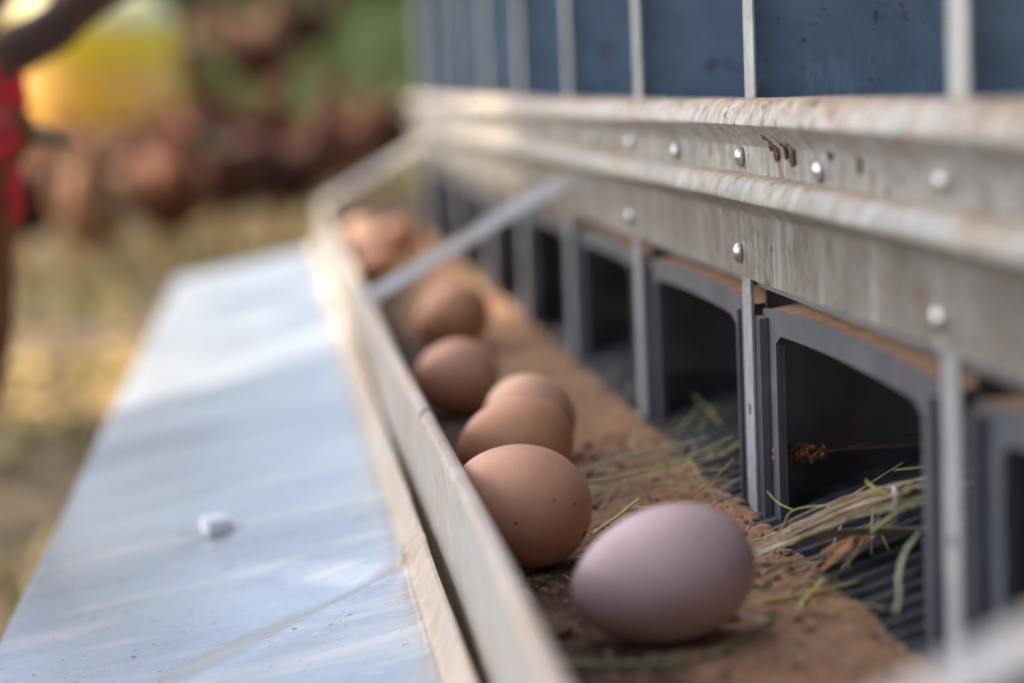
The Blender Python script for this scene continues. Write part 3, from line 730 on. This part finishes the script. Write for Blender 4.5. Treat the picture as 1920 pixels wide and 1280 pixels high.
place_hen(.37, 6.8, 2.7, 2, 'dark red hen farthest right, close behind the end of the nest box')
place_hen(-.33, 8.1, 1.2, 1, 'tan hen standing behind right of the yellow drum, turned away')
place_hen(-.06, 8.6, -.6, 1, 'tan hen highest on the slope, in the middle of the back row')
place_hen(-.02, 8.2, 2.6, 2, 'dark hen partly in front of the highest tan hen')
place_hen(.17, 9.0, .2, 2, 'dark hen at the right end of the back row, on the grass')
place_hen(-.05, 6.9, .8, 0, 'russet hen between the front row and the back row', .95)

# ------------------------------------------------------------------ yellow drums
m_yel = simple('yellow_plastic', (.85, .58, .02), .35, 0, .08, 8); m_pale = simple('pale_yellow_lid', (.78, .66, .28), .4, 0, .05); m_amb = simple('amber_plastic', (.72, .34, .008), .35, 0, .1)
def drum(x, y, s, label, rz=0):
    r = empty('feeder_drum', (x, y, gz(x, y)-.01), label, 'feeder', 'yellow feeders in the yard')
    b = Vector(r.location)
    def L(name, prof, mat, n=40): 
        o = MB().lathe([(a*s, h*s) for a, h in prof], n).build(name, mat, r); o.location = (0, 0, 0); return o
    L('base_tray', [(.25, 0), (.33, .0), (.345, .02), (.345, .09), (.325, .09), (.32, .03), (.25, .03)], m_amb)
    L('skirt_band', [(.285, .035), (.31, .05), (.322, .33), (.305, .36), (.285, .36)], m_amb)
    L('drum_body', [(.20, .36), (.303, .362), (.312, .40), (.305, .49), (.29, .495), (.20, .495)], m_yel)
    L('lid', [(.20, .496), (.306, .497), (.305, .52), (.27, .585), (.19, .63), (.09, .65), (.02, .652)], m_pale)
    mb = MB(); mb.tube([((-.09)*s, 0, .64*s), (-.085*s, 0, .70*s), (.085*s, 0, .70*s), (.09*s, 0, .64*s)], .012*s, 8); h = mb.build('handle', m_amb, r); h.location = (0, 0, 0)
drum(-.62, 7.5, .98, 'large yellow feeder drum with a pale lid and amber base, behind the front hens')
drum(-1.20, 8.6, .9, 'second yellow feeder drum, partly out of the picture behind the leaning branch')

# ------------------------------------------------------------------ vegetation
def leaf_mat(name, c1, c2):
    s = NT(name); s.set(Base_Color=s.mix(s.ramp(s.noise(6, 3), .3, .7), c1, c2), Roughness=.6, Specular_IOR_Level=.25)
    s.b.inputs['Subsurface Weight'].default_value = 0
    return s.m
L1 = leaf_mat('green_leaves', (.035, .085, .022), (.075, .13, .035)); L2 = leaf_mat('dark_leaves', (.02, .05, .018), (.04, .075, .025)); L3 = leaf_mat('light_leaves', (.08, .15, .035), (.12, .18, .05))
m_bark = simple('brown_bark', (.095, .055, .036), .85, 0, .35, 30, .004, 60)
def leaves(mb, c, rad, n, size, shell=.5):
    c = Vector(c)
    lob = [Vector((random.gauss(0, .5), random.gauss(0, .5), random.gauss(0, .4))) for _ in range(12)]
    for i in range(n):
        d = Vector((random.gauss(0, 1), random.gauss(0, 1), random.gauss(0, 1))).normalized()
        q = d*(random.random()**shell); q = q*.62+random.choice(lob)*.42
        p = c+Vector((q.x*rad[0], q.y*rad[1], q.z*rad[2])); s = size*random.uniform(.6, 1.3)
        u = Vector((random.gauss(0, 1), random.gauss(0, 1), random.gauss(0, .6))).normalized(); v = u.cross(Vector((random.gauss(0, 1), random.gauss(0, 1), random.gauss(0, 1)))).normalized()
        b = len(mb.v); mb.v += [p-u*s, p-v*s*.42, p+u*s, p+v*s*.42]; mb.f.append([b, b+1, b+2, b+3])
def bush(x, y, rad, n, size, mat, label, name='bush', cat='bush', group='bushes on the slope'):
    z = gz(x, y); r = empty(name, (x, y, z-.02), label, cat, group)
    mb = MB(); leaves(mb, (x, y, z+rad[2]*.9), rad, n, size); mb.build('foliage', mat, r, smooth=False)
    mb = MB()
    for k in range(4):
        a = k*1.57+.4; mb.tube(spline([(x, y, z-.05), (x+.2*rad[0]*math.cos(a), y+.2*rad[0]*math.sin(a), z+rad[2]*.6), (x+.5*rad[0]*math.cos(a), y+.5*rad[0]*math.sin(a), z+rad[2]*1.2)]), .03, 6)
    mb.build('stem', m_bark, r)
bl = [(-2.6, 10.2, (.8, .6, .75), L2, 'dark green bush farthest left of the slope bushes'), (-1.25, 10.8, (.75, .6, .7), L2, 'dark green bush above the yellow drum'),
      (-.35, 10.9, (.55, .5, .5), L2, 'dark bush behind the highest hens'), (.45, 11.4, (.6, .55, .55), L1, 'green bush right of the dark bushes, behind the back row hens'),
      (1.25, 11.2, (.55, .5, .55), L3, 'light green bush behind the end of the nest box'), (2.5, 11.5, (.9, .6, .8), L1, 'wide green bush hidden behind the nest box end')]
for x, y, rad, mat, lab in bl: bush(x, y, rad, 900, .075, mat, lab)
def tree(x, y, h, cr, n, size, mat, label, trunk_r=.11, name='tree', lean=(0, 0), cz=None):
    z = gz(x, y); r = empty(name, (x, y, z-.02), label, 'tree', 'trees round the yard')
    top_ = Vector((x+lean[0], y+lean[1], z+h)); mb = MB()
    mb.tube(spline([(x, y, z-.1), (x+lean[0]*.3+.05, y+lean[1]*.3, z+h*.4), tuple(top_)]), [trunk_r*(1-.6*i/12) for i in range(13)], 10)
    mb.build('trunk', m_bark, r)
    for k in range(5):
        a = k*1.26+.3; b0 = Vector((x, y, z)).lerp(top_, .55+.06*k); e = top_+Vector((cr[0]*.7*math.cos(a), cr[1]*.7*math.sin(a), cr[2]*(.1+.12*k)))
        MB().tube(spline([b0, b0.lerp(e, .5)+Vector((0, 0, .1)), e]), [trunk_r*.45*(1-.75*i/12) for i in range(13)], 7).build('limb', m_bark, r)
    mb = MB(); leaves(mb, top_+Vector((0, 0, cr[2]*.25)), cr, n, size, .45); mb.build('crown', mat, r, smooth=False)
    return r
shade = tree(-1.75, 1.28, 2.3, (1.6, 1.25, .75), 15000, .10, L1, 'spreading tree beside the nest box with a long bare leaning branch', .09, 'shade_tree', (-.1, .1))
mb = MB(); leaves(mb, (-1.85, 3.45, 2.15), (1.2, .95, .5), 380, .08); mb.build('crown', L1, shade, smooth=False)  # unseen second crown, added to thin the sunlight on the far end
MB().tube(spline([(-1.85, 1.35, 1.5), (-1.8, 2.3, 1.95), (-1.70, 3.4, 2.2)]), [.04*(1-.05*i) for i in range(13)], 7).build('limb', m_bark, shade)
MB().tube(spline([(-1.72, 1.12, -.10), (-1.2, 1.5, -.14), (-.6, 1.70, -.13), (-.2204, 1.73, .0411), (-.1466, 1.73, .0869), (.02, 1.66, .20), (.12, 1.5, .42), (.10, 1.3, .75)]), [.029*(1-.012*i) for i in range(50)], 10).build('branch', m_bark, shade)
MB().tube(spline([(-.30, 1.74, .0), (-.262, 1.80, .06), (-.235, 1.9, .12), (-.25, 2.0, .25)]), [.020*(1-.02*i) for i in range(19)], 8).build('twig', m_bark, shade)
for x, y, h, cr, mat, lab in ((-5.5, 13.5, 2.2, (1.6, 1.4, 1.3), L2, 'dark tree to the left beyond the yellow drums'), (-2.0, 14.5, 2.0, (1.5, 1.3, 1.2), L2, 'dark tree at the top of the slope above the drums'),
                          (1.2, 16.5, 2.0, (1.5, 1.4, 1.2), L1, 'green tree at the top of the slope behind the nest box'), (4.5, 15.0, 2.3, (1.7, 1.4, 1.3), L1, 'green tree to the right beyond the nest box')):
    tree(x, y, h, cr, 1500, .13, mat, lab, .12)
# unseen timber building added behind the viewpoint to block light from that side
blocker_shed = empty('blocker_shed', (.2, -1.9, -.45), 'unseen weathered dark timber building added behind the viewpoint to block light', 'blocker_shed')
m_blocker_plank = simple('blocker_weathered_planks', (.12, .085, .06), .85, 0, .4, 12, .002, 60)
pk = None
for i in range(32):
    x = -3.0+i*.2
    if pk is None: pk = MB().box(x+.003, x+.197, -1.93, -1.905, -.5, 2.3).build('blocker_plank', m_blocker_plank, blocker_shed, smooth=False, origin=(x, -1.9, -.45)); pk0 = x
    else: copy_part(pk, blocker_shed, (x-pk0, random.uniform(-.004, .004), 0))
mb = MB(); mb.loft([[(-3.2, yy, zz), (3.6, yy, zz), (3.6, yy, zz+.03), (-3.2, yy, zz+.03)] for yy, zz in ((-1.55, 2.25), (-4.2, 2.9))]); mb.build('roof', m_roof, blocker_shed, smooth=False)  # roof of the added unseen building
MB().box(-3.0, 3.4, -4.0, -3.97, -.5, 2.7).build('back_wall', m_blocker_plank, blocker_shed, smooth=False)  # back wall of the added unseen building
for xx in (-3.0, 3.37): MB().box(xx, xx+.03, -3.97, -1.93, -.5, 2.3).build('blocker_side_wall', m_blocker_plank, blocker_shed, smooth=False)
# grass tufts and fallen leaves
mb = MB(); mb2 = MB(); mb3 = MB()
def blade(m, x, y, L, z):
    a = random.uniform(0, 6.28); d = Vector((math.cos(a), math.sin(a), 0)); s = Vector((-d.y, d.x, 0))*.0025*(1+L*4); p = Vector((x, y, z)); b = len(m.v)
    t = p+d*L*.25+Vector((0, 0, L*.7)); e = p+d*L*.7+Vector((0, 0, L))
    m.v += [p-s, p+s, t+s*.8, t-s*.8, e]; m.f += [[b, b+1, b+2, b+3], [b+3, b+2, b+4]]
for i in range(16000):
    x, y = random.uniform(-2.2, 1.0), random.uniform(.8, 8.5)
    if -.16 < x < .62 and y < 2.95: continue
    if N(x, y, 2, 1.6) < -.02: continue
    blade(mb if random.random() < .55 else mb2, x, y, random.uniform(.02, .07), gz(x, y)-.003)
for i in range(26000):
    x, y = random.uniform(-3, 2.6), random.uniform(7.4, 13.2)
    if N(x, y, 2, 1.1)+ (y-8.2)*.4 < -.05: continue
    blade(mb, x, y, random.uniform(.05, .16), gz(x, y)-.003)
for i in range(6000):
    x, y = (random.uniform(-2.4, .5), random.uniform(.7, 7.5)) if i < 3800 else (random.uniform(-.9, -.18), random.uniform(1.3, 3.6))  # extra leaves beside the lid stand for sunlit spots on the ground
    if -.16 < x < .62 and y < 2.95: continue
    if N(x, y, 12, 1.3) < -.15: continue
    z = gz(x, y)+random.uniform(.003, .012); a = random.uniform(0, 6.28); L = random.uniform(.012, .035); d = Vector((math.cos(a), math.sin(a), random.uniform(-.3, .3)))*L; s = Vector((-math.sin(a), math.cos(a), random.uniform(-.3, .3)))*L*.4
    p = Vector((x, y, z+.004)); b = len(mb3.v); mb3.v += [p-d, p-s, p+d, p+s]; mb3.f.append([b, b+1, b+2, b+3])
tag(mb.build('grass', leaf_mat('yard_grass', (.07, .11, .03), (.13, .15, .045)), smooth=False), 'short green grass growing on the yard and the slope', 'grass', kind='stuff')
tag(mb2.build('dry_grass', leaf_mat('dry_yard_grass', (.34, .27, .08), (.42, .35, .11)), smooth=False), 'dry yellow grass on the yard beside the lid', 'grass', kind='stuff')
tag(mb3.build('fallen_leaves', leaf_mat('sunlit_fallen_leaf', (.36, .22, .07), (.46, .32, .10)), smooth=False), 'fallen brown and yellow leaves on the yard, lightened and crowded to stand for sunlit spots', 'leaves', kind='stuff')  # leaf colour lightened to carry the look of sunlit spots
